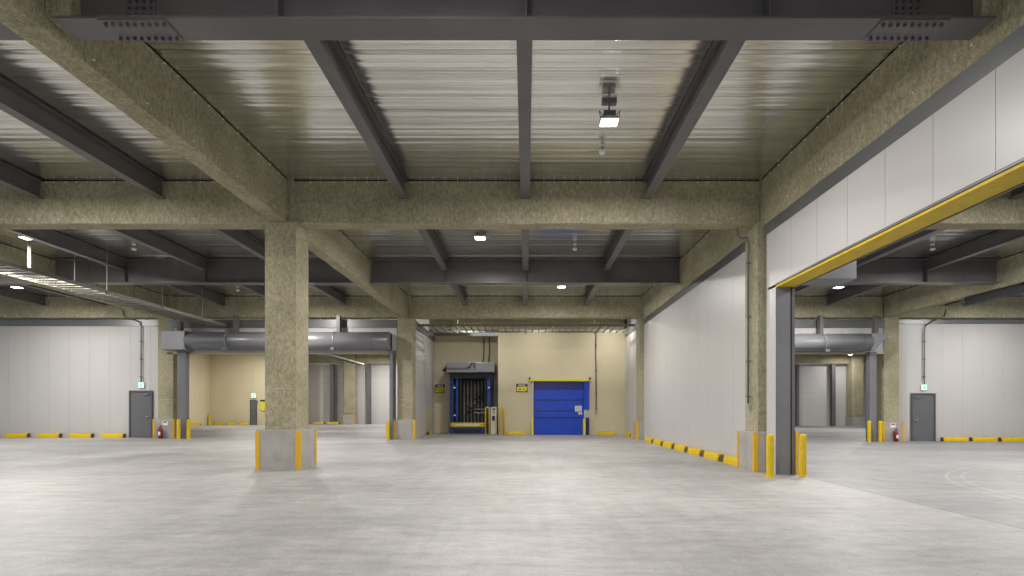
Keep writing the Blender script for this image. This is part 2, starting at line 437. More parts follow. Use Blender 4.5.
for x in (-21.5, -18.8, -13.46, -10.77, -8.07, -2.71, -.02, 2.68, 8.07, 10.77, 13.46, 18.8):
    joist(x, G2 + .02, ROW2 - .2, 'grey %s, behind second girder' % side(x))

# ------------------------------------------------------------------ walls
def pwall(name, axis, c, a0, a1, z0, z1, face, pitch=.92, th=.10, mats=('white_panel', 'seam'), start=None, gap=.009, hz=None):
    """panel wall: vertical panels with narrow joints; c is the visible face, face +-1 the way it looks"""
    m_ = MB(); st = a0 if start is None else start
    while st > a0: st -= pitch
    b0, b1 = sorted((c - face * .012, c - face * th))
    def add(u0, u1, v0, v1, z0_, z1_, mi):
        if axis == 'x': m_.box(u0, u1, v0, v1, z0_, z1_, mi)
        else: m_.box(v0, v1, u0, u1, z0_, z1_, mi)
    f0, f1 = sorted((c, c - face * .0115))
    s = st
    while s < a1:
        u0, u1 = max(a0, s + gap / 2), min(a1, s + pitch - gap / 2)
        if u1 - u0 > .01:
            if hz:
                z = z0
                while z < z1: add(u0, u1, f0, f1, z, min(z1, z + hz - .008), 0); z += hz
            else: add(u0, u1, f0, f1, z0, z1, 0)
        s += pitch
    add(a0, a1, b0, b1, z0, z1, 1)
    return struct(m_.build(name, list(mats)))
WX = 5.2
HB, HT = 3.90, 5.08          # header panels
JY = 11.23
pwall('wall_right', 'y', WX, -3.0, JY, HB, HT, -1, start=10.58, gap=.007)
pwall('wall_right', 'y', WX, JY + .002, 11.67, fz(WX) - .03, HT, -1, start=11.1)
pwall('wall_right', 'y', WX + .02, 12.66, 23.86, fz(WX) - .03, HT, -1, start=12.66, gap=.006, mats=('white_panel', 'seam_soft'))
def flashing(name, x0, x1, y0, y1, z0=HT, z1=5.34):
    return struct(MB().box(x0, x1, y0, y1, z0, z1).build(name, 'flash'))
flashing('trim_1', WX + .01, WX + .16, -3.0, 11.75)
flashing('trim_2', WX + .03, WX + .16, 12.6, 23.9)
# backs of the header so that the other side is closed
struct(MB().box(WX + .105, WX + .39, -3.0, JY, HB, 5.34).build('trim_3', 'steel_lite'))
# far walls on row two
pwall('wall_left', 'x', 24.45, -30, -CX2 - .21, fz(-20) - .05, 5.10, -1, start=-17.0, gap=.006, mats=('white_panel', 'seam_soft'))
pwall('wall_far_right', 'x', 24.45, CX2 + .37, 30, fz(20) - .05, 5.20, -1, start=17.0, gap=.006, mats=('white_panel', 'seam_soft'))
struct(MB().box(-30, -CX2 - .2, 24.40, 24.62, 5.10, SOF).build('trim_4', 'flash'))
struct(MB().box(CX2 + .2, 30, 24.40, 24.62, 5.20, SOF).build('trim_5', 'flash'))
# dock bay
pwall('wall_left', 'y', -5.26, 24.72, 31.0, 0, 5.2, 1)
pwall('wall_right', 'y', 5.33, 24.72, 29.0, fz(5) - .03, 5.2, -1)
flashing('trim_6', -5.45, -5.24, 24.72, 31.0, 5.2, 5.55)
flashing('trim_7', 5.31, 5.45, 24.72, 29.0, 5.2, 5.55)
pwall('wall_back', 'x', 29.0, -1.5, 5.36, fz(2) - .05, 5.62, -1, 3.4, .25, ('beige', 'beige_seam'), hz=None, gap=.004)
pwall('wall_back', 'x', 31.0, -5.36, -1.5, -.05, 5.55, -1, 3.4, .25, ('beige', 'beige_seam'), gap=.004)
struct(MB().box(-1.5, -1.25, 29.02, 31.0, -.05, 5.6).build('wall_return', 'beige'))
xbeam(-5.2, 5.3, 29.35, 'fireproofed beam on top of the beige dock wall', 30, False, .5, 5.62)
# header walls above the two far openings
for (x0, x1, nm) in ((-15.95, -5.75, 'wall_header_left'), (5.75, 15.95, 'wall_header_right')):
    pwall(nm, 'x', 24.02, x0, x1, 3.86, 4.95, -1)
    struct(MB().box(x0, x1, 23.99, 24.2, 4.95, 5.32).build('trim_8', 'flash'))
    struct(MB().box(x0, x1, 24.0, 24.16, 3.80, 3.858).build('trim_9', 'beige'))
# rooms behind
pwall('wall_back_left', 'x', 44.0, -25.8, -19.6, fz(-22) - .05, DECK, -1, 3.6, .25, ('beige', 'beige_seam'), gap=.004)
pwall('wall_side_left', 'y', -25.8, 24.7, 44.0, fz(-26) - .05, DECK, 1, 3.6, .25, ('beige', 'beige_seam'), gap=.004)
struct(MB().box(-19.75, -19.6, 44.27, 48.5, 0, DECK).build('wall_return', 'beige'))
pwall('wall_back_left', 'x', 48.6, -19.7, -5.0, fz(-12) - .05, SOF, -1, 50, .25, ('white_panel', 'seam'), hz=.62)
pwall('wall_back_right', 'x', 48.6, 10.0, 34.0, fz(24) - .1, SOF, -1, 50, .25, ('white_panel', 'seam'), hz=.62)
struct(MB().box(33.8, 34, 24.7, 48.6, -.3, DECK).build('wall_side_right', 'white_panel'))
struct(MB().box(-5.6, -5.38, 31.3, 48.6, 0, DECK).build('wall_inner_left', 'beige'))
struct(MB().box(5.5, 5.7, 29.3, 48.6, -.1, DECK).build('wall_inner_right', 'beige'))
def post(x, y, z1, label, w=.28, d=.25, grp='grey steel posts'):
    m_ = MB(); f = fz(x) - .01
    m_.box(x - w / 2, x + w / 2, y - d / 2, y - d / 2 + .02, f, z1)
    m_.box(x - w / 2, x + w / 2, y + d / 2 - .02, y + d / 2, f, z1)
    m_.box(x - .012, x + .012, y - d / 2 + .02, y + d / 2 - .02, f, z1)
    return tag(m_.build('steel_post', 'steel'), label, 'post', grp)
post(-17.3, 48.2, 5.4, 'distant dark post left of distant column in left opening', .32)
post(-14.0, 48.2, 5.4, 'distant dark post right of distant column in left opening', .32)
post(24.2, 48.2, 5.4, 'distant dark post beside the near grey post in right opening', .25)
post(27.4, 48.2, 5.4, 'distant dark post left of the distant column in right opening', .34)
post(30.4, 47.0, 5.4, 'distant dark post right of the distant column in right opening', .3)
post(31.9, 47.0, 5.4, 'distant dark post nearest the right jamb of right opening', .3)

# ------------------------------------------------------------------ near right opening: post, yellow header, bollards
t = thing('opening_post', 'grey steel jamb post of near right opening under the yellow header', 'post', (5.4, JY + .15, fz(5.4)))
f = fz(5.4) - .01
MB().box(5.2, 5.50, JY, JY + .02, f, HB - .03).build('front_plate', 'steel_lite', t, bevel=.003)
MB().box(5.50, 5.535, JY + .03, JY + .05, f, HB - .03).build('groove_strip', 'black', t)
MB().box(5.53, 5.585, JY - .01, JY + .04, f, HB - .03).build('edge_channel', 'steel', t)
MB().box(5.50, 5.59, JY + .1, JY + .36, f, HB - .03).build('guide_rail', 'black', t)
t = thing('opening_header', 'long yellow header beam over the near right opening below white panels', 'header', (5.4, 4, HB - .04))
MB().box(5.2, 5.585, -3.0, JY, HB - .045, HB - .005).build('yellow_soffit', 'yellow', t, bevel=.004)
MB().box(5.185, 5.2, -3.0, JY, HB + .0, HB + .035).build('drip_edge', 'steel', t)
MB().box(5.585, 5.61, -3.0, JY, HB - .06, HB + .0).build('rear_channel', 'steel', t)
MB().box(5.2, 5.585, JY, JY + .36, HB - .028, HB + .02).build('end_cap', 'orange', t)
def bollard(x, y, h, label, r=.075, sq=False, grp='yellow bollards'):
    f = fz(x) - .005
    t = thing('bollard', label, 'bollard', (x, y, f), grp)
    if sq: MB().box(x - r, x + r, y - r, y + r, f, f + h).build('bollard_post', 'yellow', t, bevel=.015)
    else: MB().tube([(x, y, f), (x, y, f + h - .04), (x, y, f + h - .01), (x, y, f + h)], [r, r, r * .85, r * .5], 20).build('bollard_post', 'yellow', t, smooth=False)
    MB().box(x - r - .02, x + r + .02, y - r - .02, y + r + .02, f, f + .012).build('base_plate', 'yellow', t)
bollard(4.895, 10.83, .86, 'yellow bollard between concrete plinth and near grey opening post', .072)
bollard(5.62, 10.96, .86, 'yellow bollard right of the near grey opening post', .066)
o = MB().box(5.60, 5.66, JY - .02, JY + .06, fz(5.6) - .01, .86).build('edge_guard', 'orange')
tag(o, 'narrow orange edge strip squeezed between near post and bollard', 'guard')
# steel enclosure behind the header
t = thing('motor_enclosure', 'grey boxy steel enclosure under the beam behind the yellow header', 'enclosure', (6.2, 11.6, 4.02))
MB().box(5.62, 6.86, 11.2, 11.80, 4.02, 5.40).build('housing', 'steel_lite', t, bevel=.01)
MB().box(6.86, 7.05, 11.3, 11.8, 4.55, 4.62).build('support_bracket', 'steel', t)
MB().box(7.0, 7.05, 11.3, 11.8, 4.62, SOF).build('support_bracket', 'steel', t)
# dark rail beneath the outer right beam
t = thing('steel_rail', 'dark steel rail hung below the outer right lengthwise beam', 'rail', (16.2, 13, 5.1))
MB().box(16.08, 16.26, 6, 19.9, 5.14, 5.18).build('rail_flange', 'black', t)
MB().box(16.16, 16.20, 6, 19.9, 5.17, SOF).build('rail_web', 'black', t)

# ------------------------------------------------------------------ far openings: roller housings and jambs
def roller(x0, x1, zc, box_left, box_right, label, clamps, posts):
    yc, r = 23.60, .385
    t = thing('roller_housing', label, 'shutter housing', ((x0 + x1) / 2, yc, zc - r), 'roller shutter housings')
    MB().tube([(x0, yc, zc), (x1, yc, zc)], r, 32).build('barrel', 'roller', t, smooth=True)
    for o_ in t.children:
        for p in o_.data.polygons:
            if len(p.vertices) > 4: p.use_smooth = False
    MB().box(x0, x1, yc + .1, yc + .38, zc - r + .01, zc + r - .01).build('back_plate', 'steel', t)
    if box_left: MB().box(box_left, x0 + .05, yc - .36, yc + .36, zc - .42, zc + .40).build('motor_box', 'roller', t, bevel=.02)
    if box_right: MB().prism([(x1 - .02, zc - .37), (x1 + .10, zc - .37), (x1 + .70, zc + .25), (x1 + .70, zc + .36), (x1 - .02, zc + .36)], 'y', yc - .3, yc + .36).build('end_box', 'roller', t, bevel=.01)
    for cx in clamps:
        MB().tube([(cx, yc, zc), (cx + .06, yc, zc)], r + .025, 32).build('clamp_band', 'steel_lite', t)
        MB().box(cx - .05, cx + .12, yc - .46, yc - .36, zc - r - .06, zc - r + .06).build('clamp_bracket', 'steel', t)
    for cx in clamps[:]:
        MB().tube([(cx + 1.7, yc, zc), (cx + 1.715, yc, zc)], r + .006, 32).build('joint_ring', 'steel', t)
    for px in posts:
        MB().box(px - .075, px + .075, yc - .05, yc + .2, zc + r - .06, SOF + .0).build('hanger_post', 'steel', t)
roller(-14.75, -5.95, 4.32, -15.72, None, 'long grey roller shutter housing over the left opening', (-13.0, -8.35), (-15.15, -12.7, -8.2))
roller(5.7, 14.95, 4.25, None, True, 'long grey roller shutter housing over the right opening', (12.9,), (12.9, 15.3))
def jamb(x, label, z1=3.95, w_=.1):
    t = thing('opening_post', label, 'post', (x, 23.8, fz(x)), 'grey jamb posts')
    f = fz(x) - .01
    MB().box(x - w_, x + w_, 23.70, 23.95, f, z1).build('post_body', 'steel_lite', t, bevel=.005)
    MB().box(x - .14, x + .14, 23.95, 24.0, f, z1).build('rear_flange', 'steel', t)
jamb(-15.12, 'grey jamb post beside the far left column', 3.9, .19)
jamb(-5.915, 'dark jamb post where left roller housing meets corner column', 3.93, .06)
jamb(15.24, 'grey jamb post beside the far right column', 3.86, .15)
bollard(-15.12, 23.5, .86, 'yellow bollard between far left plinth and its jamb post')
bollard(-14.68, 23.5, .86, 'yellow bollard on the opening side of far left jamb post')
bollard(-6.02, 23.55, .82, 'yellow bollard beside the dark jamb post and corner column')
bollard(14.93, 23.5, .92, 'yellow bollard on the opening side of far right jamb post')
bollard(15.42, 23.5, .92, 'yellow bollard between far right jamb post and plinth')

# ------------------------------------------------------------------ doors, exit signs, conduits
def pdoor(n, x0, x1, y, z0, z1, handle):
    m_ = MB(); fr = .07
    m_.box(x0, x0 + fr, y - .05, y + .02, z0, z1); m_.box(x1 - fr, x1, y - .05, y + .02, z0, z1); m_.box(x0 + fr, x1 - fr, y - .05, y + .02, z1 - fr, z1)
    d = m_.build('door_%d' % n, 'frame', bevel=.004); struct(d)
    MB().box(x0 + fr, x1 - fr, y - .02, y + .01, z0 + .01, z1 - fr).build('door_leaf', 'door', d)
    hx = x1 - .16 if handle > 0 else x0 + .16
    MB().cyl((hx, y - .02, z0 + .95), (hx, y - .08, z0 + .95), .02).box(hx - .12 * (handle > 0), hx + .12 * (handle < 0) + .01, y - .09, y - .07, z0 + .94, z0 + .965).build('door_handle', 'zinc', d)
    cx = (x0 + x1) / 2 + .25 * handle
    MB().box(cx - .13, cx + .13, y - .07, y - .02, z1 - .2, z1 - .13).build('door_closer', 'steel_lite', d)
pdoor(1, -17.93, -16.87, 24.42, fz(-17.4), 2.18, 1)
pdoor(2, 17.40, 18.50, 24.42, fz(18), 2.06, -1)
pdoor(3, -22.45, -21.9, 43.95, fz(-22), 2.13, 1)
def exit_sign(x, y, z, label, s=.25):
    t = thing('exit_sign', label, 'exit sign', (x, y, z), 'lit exit signs')
    MB().box(x - s / 2, x + s / 2, y - .05, y, z, z + s).build('sign_case', 'white', t, bevel=.006)
    MB().box(x - s / 2 + .015, x + s / 2 - .015, y - .056, y - .05, z + .015, z + s - .015).build('lit_face', 'exit', t)
    g = MB(); k = s / .25
    g.sphere((x + .02 * k, y - .058, z + .185 * k), .018 * k)
    g.box(x - .015 * k, x + .025 * k, y - .062, y - .056, z + .11 * k, z + .165 * k)
    g.prism([(x - .015 * k, z + .115 * k), (x - .075 * k, z + .06 * k), (x - .065 * k, z + .045 * k), (x + .01 * k, z + .1 * k)], 'y', y - .062, y - .056)
    g.prism([(x + .02 * k, z + .115 * k), (x + .05 * k, z + .04 * k), (x + .035 * k, z + .035 * k), (x - .0 * k, z + .1 * k)], 'y', y - .062, y - .056)
    g.build('running_figure', 'exitg', t)
exit_sign(-17.38, 24.43, 2.30, 'small lit exit sign above grey door in far left white wall')
exit_sign(17.98, 24.43, 2.20, 'small lit exit sign above grey door in far right white wall')
exit_sign(-22.15, 43.95, 2.28, 'tiny lit exit sign above the distant door in beige wall', .36)
def conduit(pts, r, label, mat='steel', clips=()):
    t = thing('conduit', label, 'conduit', pts[-1], 'wall conduits')
    MB().tube(pts, r, 8).build('conduit_pipe', mat, t, smooth=True)
    for c in clips: MB().box(c[0] - r * 1.8, c[0] + r * 1.8, c[1] - r * 1.8, c[1] + r * 1.8, c[2] - .02, c[2] + .02).build('conduit_clip', mat, t)
conduit([(-18.0, 24.08, 5.75), (-17.95, 24.08, 5.5), (-17.75, 24.1, 5.38), (-17.45, 24.3, 5.3), (-17.38, 24.38, 5.1), (-17.38, 24.38, 2.56)], .024, 'dark conduit dropping down far left white wall to exit sign', clips=[(-17.38, 24.38, z) for z in (4.4, 3.6, 2.8)])
conduit([(18.75, 24.1, 5.75), (18.7, 24.1, 5.5), (18.3, 24.3, 5.3), (18.05, 24.38, 5.1), (17.98, 24.38, 4.9), (17.98, 24.38, 2.46)], .024, 'dark conduit dropping down far right white wall to exit sign', clips=[(17.98, 24.38, z) for z in (4.4, 3.6, 2.8)])
conduit([(4.75, 12.15, 5.38), (4.78, 12.15, 5.22), (4.85, 12.15, 5.15), (4.97, 12.15, 5.18), (5.0, 12.15, 5.05), (5.0, 12.15, 1.45)], .022, 'thin dark conduit down the side of near wall column', clips=[(5.0, 12.15, z) for z in (4.6, 3.4, 2.4, 1.6)])
t = thing('junction_box', 'small box where the thin conduit ends on near wall column', 'box', (5.0, 12.15, 1.32))
MB().box(4.96, 5.04, 12.11, 12.19, 1.32, 1.45).build('box_body', 'zinc', t, bevel=.005)
conduit([(3.76, 28.95, 5.5), (3.74, 28.95, 4.2), (3.76, 28.95, 3.6), (3.76, 28.95, 1.28)], .028, 'thin dark conduit on beige wall right of the blue door', clips=[(3.76, 28.95, z) for z in (4.8, 3.4, 2.2)])
conduit([(-2.42, 30.9, 5.5), (-2.42, 30.9, 4.6), (-2.45, 30.7, 3.92)], .03, 'left one of two conduits above the dock canopy')
conduit([(-2.10, 30.9, 5.5), (-2.10, 30.9, 4.6), (-2.16, 30.7, 3.92)], .03, 'right one of two conduits above the dock canopy')
t = thing('push_button_box', 'small control box under conduit right of the blue door', 'box', (3.76, 28.95, 1.05))
MB().box(3.69, 3.83, 28.9, 29.0, 1.05, 1.28).build('box_body', 'zinc', t, bevel=.006)
MB().cyl((3.76, 28.9, 1.17), (3.76, 28.88, 1.17), .03).build('button', 'black', t)

# ------------------------------------------------------------------ wheel stops
def wheel_stop(cx, cy, L, rot, label, grp, rub=(0, 1), bl=.06):
    """rot False: lies along x, face towards -y;  True: lies along y, face towards -x"""
    f = fz(cx)
    t = thing('wheel_stop', label, 'wheel stop', (cx, cy, f), grp)
    d, h = .16, .20
    def prof(s): return [(-d / 2, 0), (-d / 2 + .015, h * .55), (-d / 2 + .05, h), (d / 2, h), (d / 2, 0)]
    P = prof(0); fl = f - .01
    m_ = MB()
    if not rot: m_.prism([(cy + a, fl + z) for a, z in P], 'x', cx - L / 2, cx + L / 2)
    else: m_.prism([(cx + a, fl + z) for a, z in P], 'y', cy - L / 2, cy + L / 2)
    m_.build('stop_body', 'yellow', t, bevel=.008)
    for e_ in rub:
        s_ = -1 if e_ == 0 else 1
        m_ = MB(); a, b_ = sorted((s_ * L / 2, s_ * (L / 2 + bl)))
        k = .012
        Q = [(p + (.03 if p < 0 else 0), z * (.8 if bl > .1 else .95)) for p, z in P]
        if not rot: m_.prism([(cy + p, fl + z) for p, z in Q], 'x', cx + a, cx + b_)
        else: m_.prism([(cx + p, fl + z) for p, z in Q], 'y', cy + a, cy + b_)
        m_.build('end_buffer', 'rubber', t)
    return t
ordn = ['first', 'second', 'third', 'fourth', 'fifth', 'sixth', 'seventh', 'eighth']
for i in range(5):
    X = (112.5 - 32 * i - 526) * 24.2 / 540
    wheel_stop(X, 24.22, .95, False, 'yellow wheel stop at far left white wall, %s from the door' % ordn[i], 'yellow wheel stops at the far left wall', (1,))
for i in range(3):
    X = (955.5 + 29 * i - 526) * 24.2 / 540
    wheel_stop(X, 24.22, 1.08, False, 'yellow wheel stop at far right white wall, %s from the door' % ordn[i], 'yellow wheel stops at the far right wall', (0,))
for i in range(7):
    wheel_stop(5.11, 13.25 + 1.53 * i, 1.12, True, 'yellow wheel stop along long white wall, %s from near column plinth' % ordn[i], 'yellow wheel stops along the long white wall', (0,) if i else (), .32)
for i in range(2):
    wheel_stop(5.22, 26.0 + 1.5 * i, 1.12, True, 'yellow wheel stop on side wall beside the blue door, %s behind far column' % ordn[i], 'yellow wheel stops in the dock bay', (0,), .36)
wheel_stop(-.52, 28.88, .97, False, 'single yellow wheel stop left of the blue door', 'yellow wheel stops in the dock bay', ())
wheel_stop(4.28, 28.88, .97, False, 'single yellow wheel stop on the floor right of the blue door', 'yellow wheel stops in the dock bay', ())
wheel_stop(-5.12, 28.4, .5, True, 'short yellow wheel stop against the white side wall left of dock', 'yellow wheel stops in the dock bay', (0,))
for i, px in enumerate((224, 236.5, 249)):
    wheel_stop((px - 6 + 2 - 526) * 43.8 / 540 - .1, 43.8, .68, False, 'distant yellow wheel stop at beige wall, %s from its corner' % ordn[i], 'distant yellow wheel stops in the left opening', (0,))
wheel_stop(-25.6, 41.6, 1.5, True, 'distant yellow wheel stop at the beige side wall by the jamb', 'distant yellow wheel stops in the left opening', (1,))
for i, px in enumerate((318, 333)):
    wheel_stop((px - 526) * 47.9 / 540, 47.9, 1.05, False, 'distant yellow wheel stop below distant column, %s from the left' % ordn[i], 'distant yellow wheel stops in the left opening', (1,))
bollard(-25.55, 43.6, .9, 'distant yellow bollard at the corner of the beige walls', .09)

# ------------------------------------------------------------------ fire extinguishers
def extinguisher(x, y, label):
    f = fz(x)
    t = thing('fire_extinguisher', label, 'fire extinguisher', (x, y, f), 'red fire extinguishers')
    MB().tube([(x, y, f), (x, y, f + .40), (x, y, f + .46), (x, y, f + .49)], [.085, .085, .06, .03], 18).build('cylinder', 'red', t, smooth=True)
    MB().cyl((x, y, f + .49), (x, y, f + .55), .022).box(x - .02, x + .10, y - .012, y + .012, f + .54, f + .57).build('valve', 'black', t)
    MB().tube([(x - .02, y, f + .52), (x - .12, y - .02, f + .46), (x - .13, y - .02, f + .3), (x - .11, y - .03, f + .15)], .012, 8).build('hose', 'black', t)
    MB().box(x - .05, x + .05, y - .088, y - .082, f + .15, f + .3).build('cylinder_label', 'white', t)
def plate(x, y, z, label):
    t = thing('wall_plate', label, 'sign', (x, y, z), 'small extinguisher signs')
    MB().box(x - .11, x + .11, y - .012, y, z, z + .20).build('plate_board', 'white', t)
    MB().box(x - .08, x + .08, y - .014, y - .012, z + .12, z + .18).build('plate_print', 'red', t)
yp = ROW2 - .47
extinguisher(-16.08, yp - .12, 'red fire extinguisher before the plinth beside far left door')
extinguisher(16.28, yp - .12, 'red fire extinguisher before the plinth beside far right door')
plate(-15.95, yp - .002, .62, 'white plate above the extinguisher on far left plinth')
plate(16.22, yp - .002, .52, 'white plate above the extinguisher on far right plinth')

# ------------------------------------------------------------------ blue door with frame
BY = 28.98
pf = fz(1.8)
x0, x1, zt = .40, 3.10, 2.84
t = thing('sheet_door', 'blue high-speed sheet door in the beige wall with yellow guards', 'shutter door', ((x0 + x1) / 2, BY, pf))
segs = [(pf, .86, 'blue'), (.90, 1.24, 'blue'), (1.27, 1.82, 'blue'), (1.85, 2.42, 'blue'), (2.45, zt, 'bluedk')]
for a, b_, mm in segs: MB().box(x0, x1, BY - .07, BY - .02, a, b_).build('curtain_panel', mm, t, bevel=.012)
for z in (.88, 1.255, 1.835, 2.435): MB().box(x0, x1, BY - .085, BY - .03, z - .025, z + .025).build('stiffening_bar', 'bluedk', t)
MB().box(x0 - .07, x0, BY - .10, BY, pf, zt).build('side_guide', 'cream', t)
MB().box(x0 - .0, x0 + .05, BY - .11, BY - .07, pf + .85, zt).build('edge_seal', 'bluedk', t)
MB().box(x1, x1 + .26, BY - .22, BY, 1.32, zt).build('drive_cover', 'blue', t, bevel=.01)
MB().box(x1, x1 + .26, BY - .08, BY, pf, 1.32).build('side_guide', 'zinc', t)
MB().box(x1 + .08, x1 + .26, BY - .2, BY - .08, pf, .9).build('drive_cover', 'bluedk', t)
MB().box(x0 - .25, x1 + .38, BY - .16, BY, zt, zt + .09).build('top_guard', 'sign', t)
for x in (x0 - .2, x1 + .32): MB().box(x - .04, x + .04, BY - .2, BY, zt + .09, zt + .2).build('top_bracket', 'black', t)
for x in (x0 - .06, x1 + .0): MB().box(x - .06, x + .06, BY - .34, BY - .1, pf, .82).build('guard_post', 'sign', t, bevel=.01)
n1 = MB().box(2.62, 2.98, BY - .09, BY - .088, 1.22, 1.52).build('warning_notice', 'white', t)
g = MB()
for r_ in range(3):
    for c_ in range(3): g.box(2.66 + c_ * .1, 2.66 + c_ * .1 + .07, BY - .092, BY - .09, 1.26 + r_ * .09, 1.26 + r_ * .09 + .04)
g.build('notice_print', 'bluedk', n1)
n2 = MB().box(2.80, 3.0, BY - .09, BY - .088, 1.06, 1.17).build('warning_notice', 'white', t)
MB().box(2.83, 2.97, BY - .092, BY - .09, 1.09, 1.11).build('notice_print', 'bluedk', n2)

# ------------------------------------------------------------------ signs
def ysign(x, y, z, w_, h_, label):
    t = thing('warning_sign', label, 'sign', (x, y, z), 'black and yellow signs')
    MB().box(x - w_ / 2, x + w_ / 2, y - .02, y, z, z + h_).build('sign_board', 'black', t)
    MB().box(x - w_ / 2 + .03, x + w_ / 2 - .03, y - .024, y - .02, z + .04, z + h_ * .66).build('yellow_field', 'sign', t)
    g = MB(); n = 5
    for k in range(n):
        a = x - w_ / 2 + .1 + k * (w_ - .2) / n
        g.box(a, a + .05, y - .024, y - .02, z + h_ * .74, z + h_ * .92)
        g.box(a, a + .07, y - .024, y - .02, z + h_ * .74 + (k % 3) * .03, z + h_ * .78 + (k % 3) * .03)
    g.build('white_lettering', 'white', t)
    g = MB()
    a = x - w_ * .28
    g.box(a, a + .12, y - .028, y - .024, z + h_ * .22, z + h_ * .28); g.box(a, a + .03, y - .028, y - .024, z + h_ * .22, z + h_ * .55); g.box(a + .09, a + .12, y - .028, y - .024, z + h_ * .22, z + h_ * .55)
    g.build('black_symbol', 'black', t); g = MB()
    a = x + w_ * .06
    g.prism([(a, z + h_ * .2), (a + .07, z + h_ * .56), (a + .14, z + h_ * .2), (a + .11, z + h_ * .2), (a + .07, z + h_ * .42), (a + .03, z + h_ * .2)], 'y', y - .028, y - .024)
    g.build('black_symbol', 'black', t); g = MB()
    g.prism([(x + w_ / 2 - .1, z + .05), (x + w_ / 2 - .04, z + .05), (x + w_ / 2 - .04, z + .16)], 'y', y - .028, y - .024)
    g.build('corner_triangle', 'black', t)
ysign(-.22, 28.99, 2.27, .60, .43, 'black and yellow sign on beige wall left of the blue door')
ysign(-4.93, 30.99, 2.27, .52, .50, 'black and yellow sign on beige wall left of the dark dock lift')
t = thing('warning_sign', 'distant yellow sign right of the distant grey door', 'sign', (-21.35, 43.95, 1.2))
MB().prism([(-21.62, 1.5), (-21.5, 1.28), (-21.35, 1.22), (-21.2, 1.28), (-21.08, 1.5), (-21.08, 2.0), (-21.62, 2.0)], 'y', 43.92, 43.97).build('sign_board', 'sign', t)
MB().box(-21.62, -21.08, 43.90, 43.97, 2.0, 2.12).build('sign_header', 'black', t)

# ------------------------------------------------------------------ dock lift
LY = 29.75
L0, L1 = -4.18, -1.86
t = thing('dock_lift', 'blue framed goods lift with dark opening and yellow platform edge', 'lift', ((L0 + L1) / 2, LY + .5, fz(-3)))
lf = fz(-3) - .01
MB().box(L0 - .02, L1 + .02, LY + .02, LY + .10, 3.05, 3.32).build('top_beam', 'black', t)
MB().box(L0, L1, 30.9, 30.98, lf, 3.3).build('back_panel', 'black', t)
MB().box(L0, L0 + .04, LY, 30.95, lf, 3.3).build('side_panel', 'bluedk', t)
MB().box(L1 - .04, L1, LY, 30.95, lf, 3.3).build('side_panel', 'bluedk', t)
g = MB()
for k in range(7): g.box(L0 + .62 + k * .20, L0 + .62 + k * .20 + .07, 30.82, 30.9, .45, 2.95)
g.build('rear_slats', 'ladder', t)
for (a, b_, mm) in ((L0 + .04, L0 + .16, 'blue_frame'), (L0 + .30, L0 + .42, 'blue_frame'), (L1 - .30, L1 - .10, 'blue_frame'), (L0 + .52, L0 + .60, 'black'), (L1 - .42, L1 - .34, 'black')):
    MB().box(a, b_, LY + .12, LY + .26, lf, 3.2).build('mast', mm, t, bevel=.01)
for z in (.95, 1.45, 2.15, 2.65):
    MB().box(L0 + .16, L0 + .30, LY + .16, LY + .22, z, z + .04).build('mast_rung', 'blue_frame', t)
for z in (.98, 2.5):
    MB().box(L0 + .18, L0 + .28, LY + .10, LY + .14, z, z + .07).build('roller_bracket', 'white', t)
MB().box(L1 - .24, L1 - .14, LY + .06, LY + .12, 2.5, 2.57).build('roller_bracket', 'white', t)
g = MB()
for a, b_ in (((-3.4, 1.1), (-2.3, 2.1)), ((-3.4, 1.6), (-2.3, 1.0)), ((-3.4, 1.15), (-2.9, 1.15)), ((-2.9, 1.9), (-2.3, 2.3))):
    g.tube([(a[0], 30.5, a[1]), (b_[0], 30.5, b_[1])], .035, 6)
g.box(-3.45, -2.25, 30.46, 30.5, 1.38, 1.46)
g.build('cross_bracing', 'black', t)
g = MB()
for z in (1.15, 1.35): g.tube([(-2.9, 30.1, z), (-1.98, 30.1, z)], .018, 6)
g.build('platform_handrail', 'zinc', t)
p = MB().box(L0 + .02, L1 - .38, LY - .1, LY + .5, .36, .60).build('platform', 'yellow', t, bevel=.03)
g = MB()
for k in range(9):
    a = L0 + .32 + k * .15
    g.box(a, a + .11, LY - .104, LY - .1, .44, .45 + .09 * (1 if k % 2 else .7))
g.build('platform_lettering', 'white', p)
MB().box(L0, L1 - .36, LY - .05, LY + .5, lf, .36).build('base_frame', 'blue_frame', t, bevel=.01)
MB().box(L0 + .25, L1 - .6, LY - .07, LY - .03, .05, .26).build('base_opening', 'black', t)
t = thing('dock_canopy', 'grey metal canopy above the dark dock lift opening', 'canopy', (-3.0, 30.3, 3.33))
MB().box(-4.35, -1.72, 29.55, 30.98, 3.36, 3.92).build('hood', 'roller', t, bevel=.01)
MB().prism([(-4.35, 3.86), (-4.35, 3.72), (-4.62, 3.46), (-4.62, 3.56)], 'y', 29.62, 30.9).build('side_wing', 'roller', t)
MB().box(-4.3, -3.2, 29.50, 29.55, 3.56, 3.62).build('cover_ledge', 'steel', t)
MB().tube([(-3.2, 29.5, 3.6), (-3.05, 29.48, 3.66), (-2.98, 29.5, 3.86), (-2.85, 29.5, 3.84), (-2.8, 29.48, 3.6)], .03, 8).build('cable_loop', 'black', t)
MB().box(-2.75, -1.72, 29.50, 29.55, 3.38, 3.9).build('end_cover', 'roller', t, bevel=.01)
t = thing('control_cabinet', 'tall cream control cabinet between dock lift and beige wall corner', 'cabinet', (-1.72, 29.5, fz(-1.7)))
MB().box(-1.92, -1.58, 29.3, 29.6, lf, 1.46).build('cabinet_body', 'cream', t, bevel=.01)
MB().box(-1.84, -1.70, 29.285, 29.3, .72, .98).build('button_panel', 'black', t)
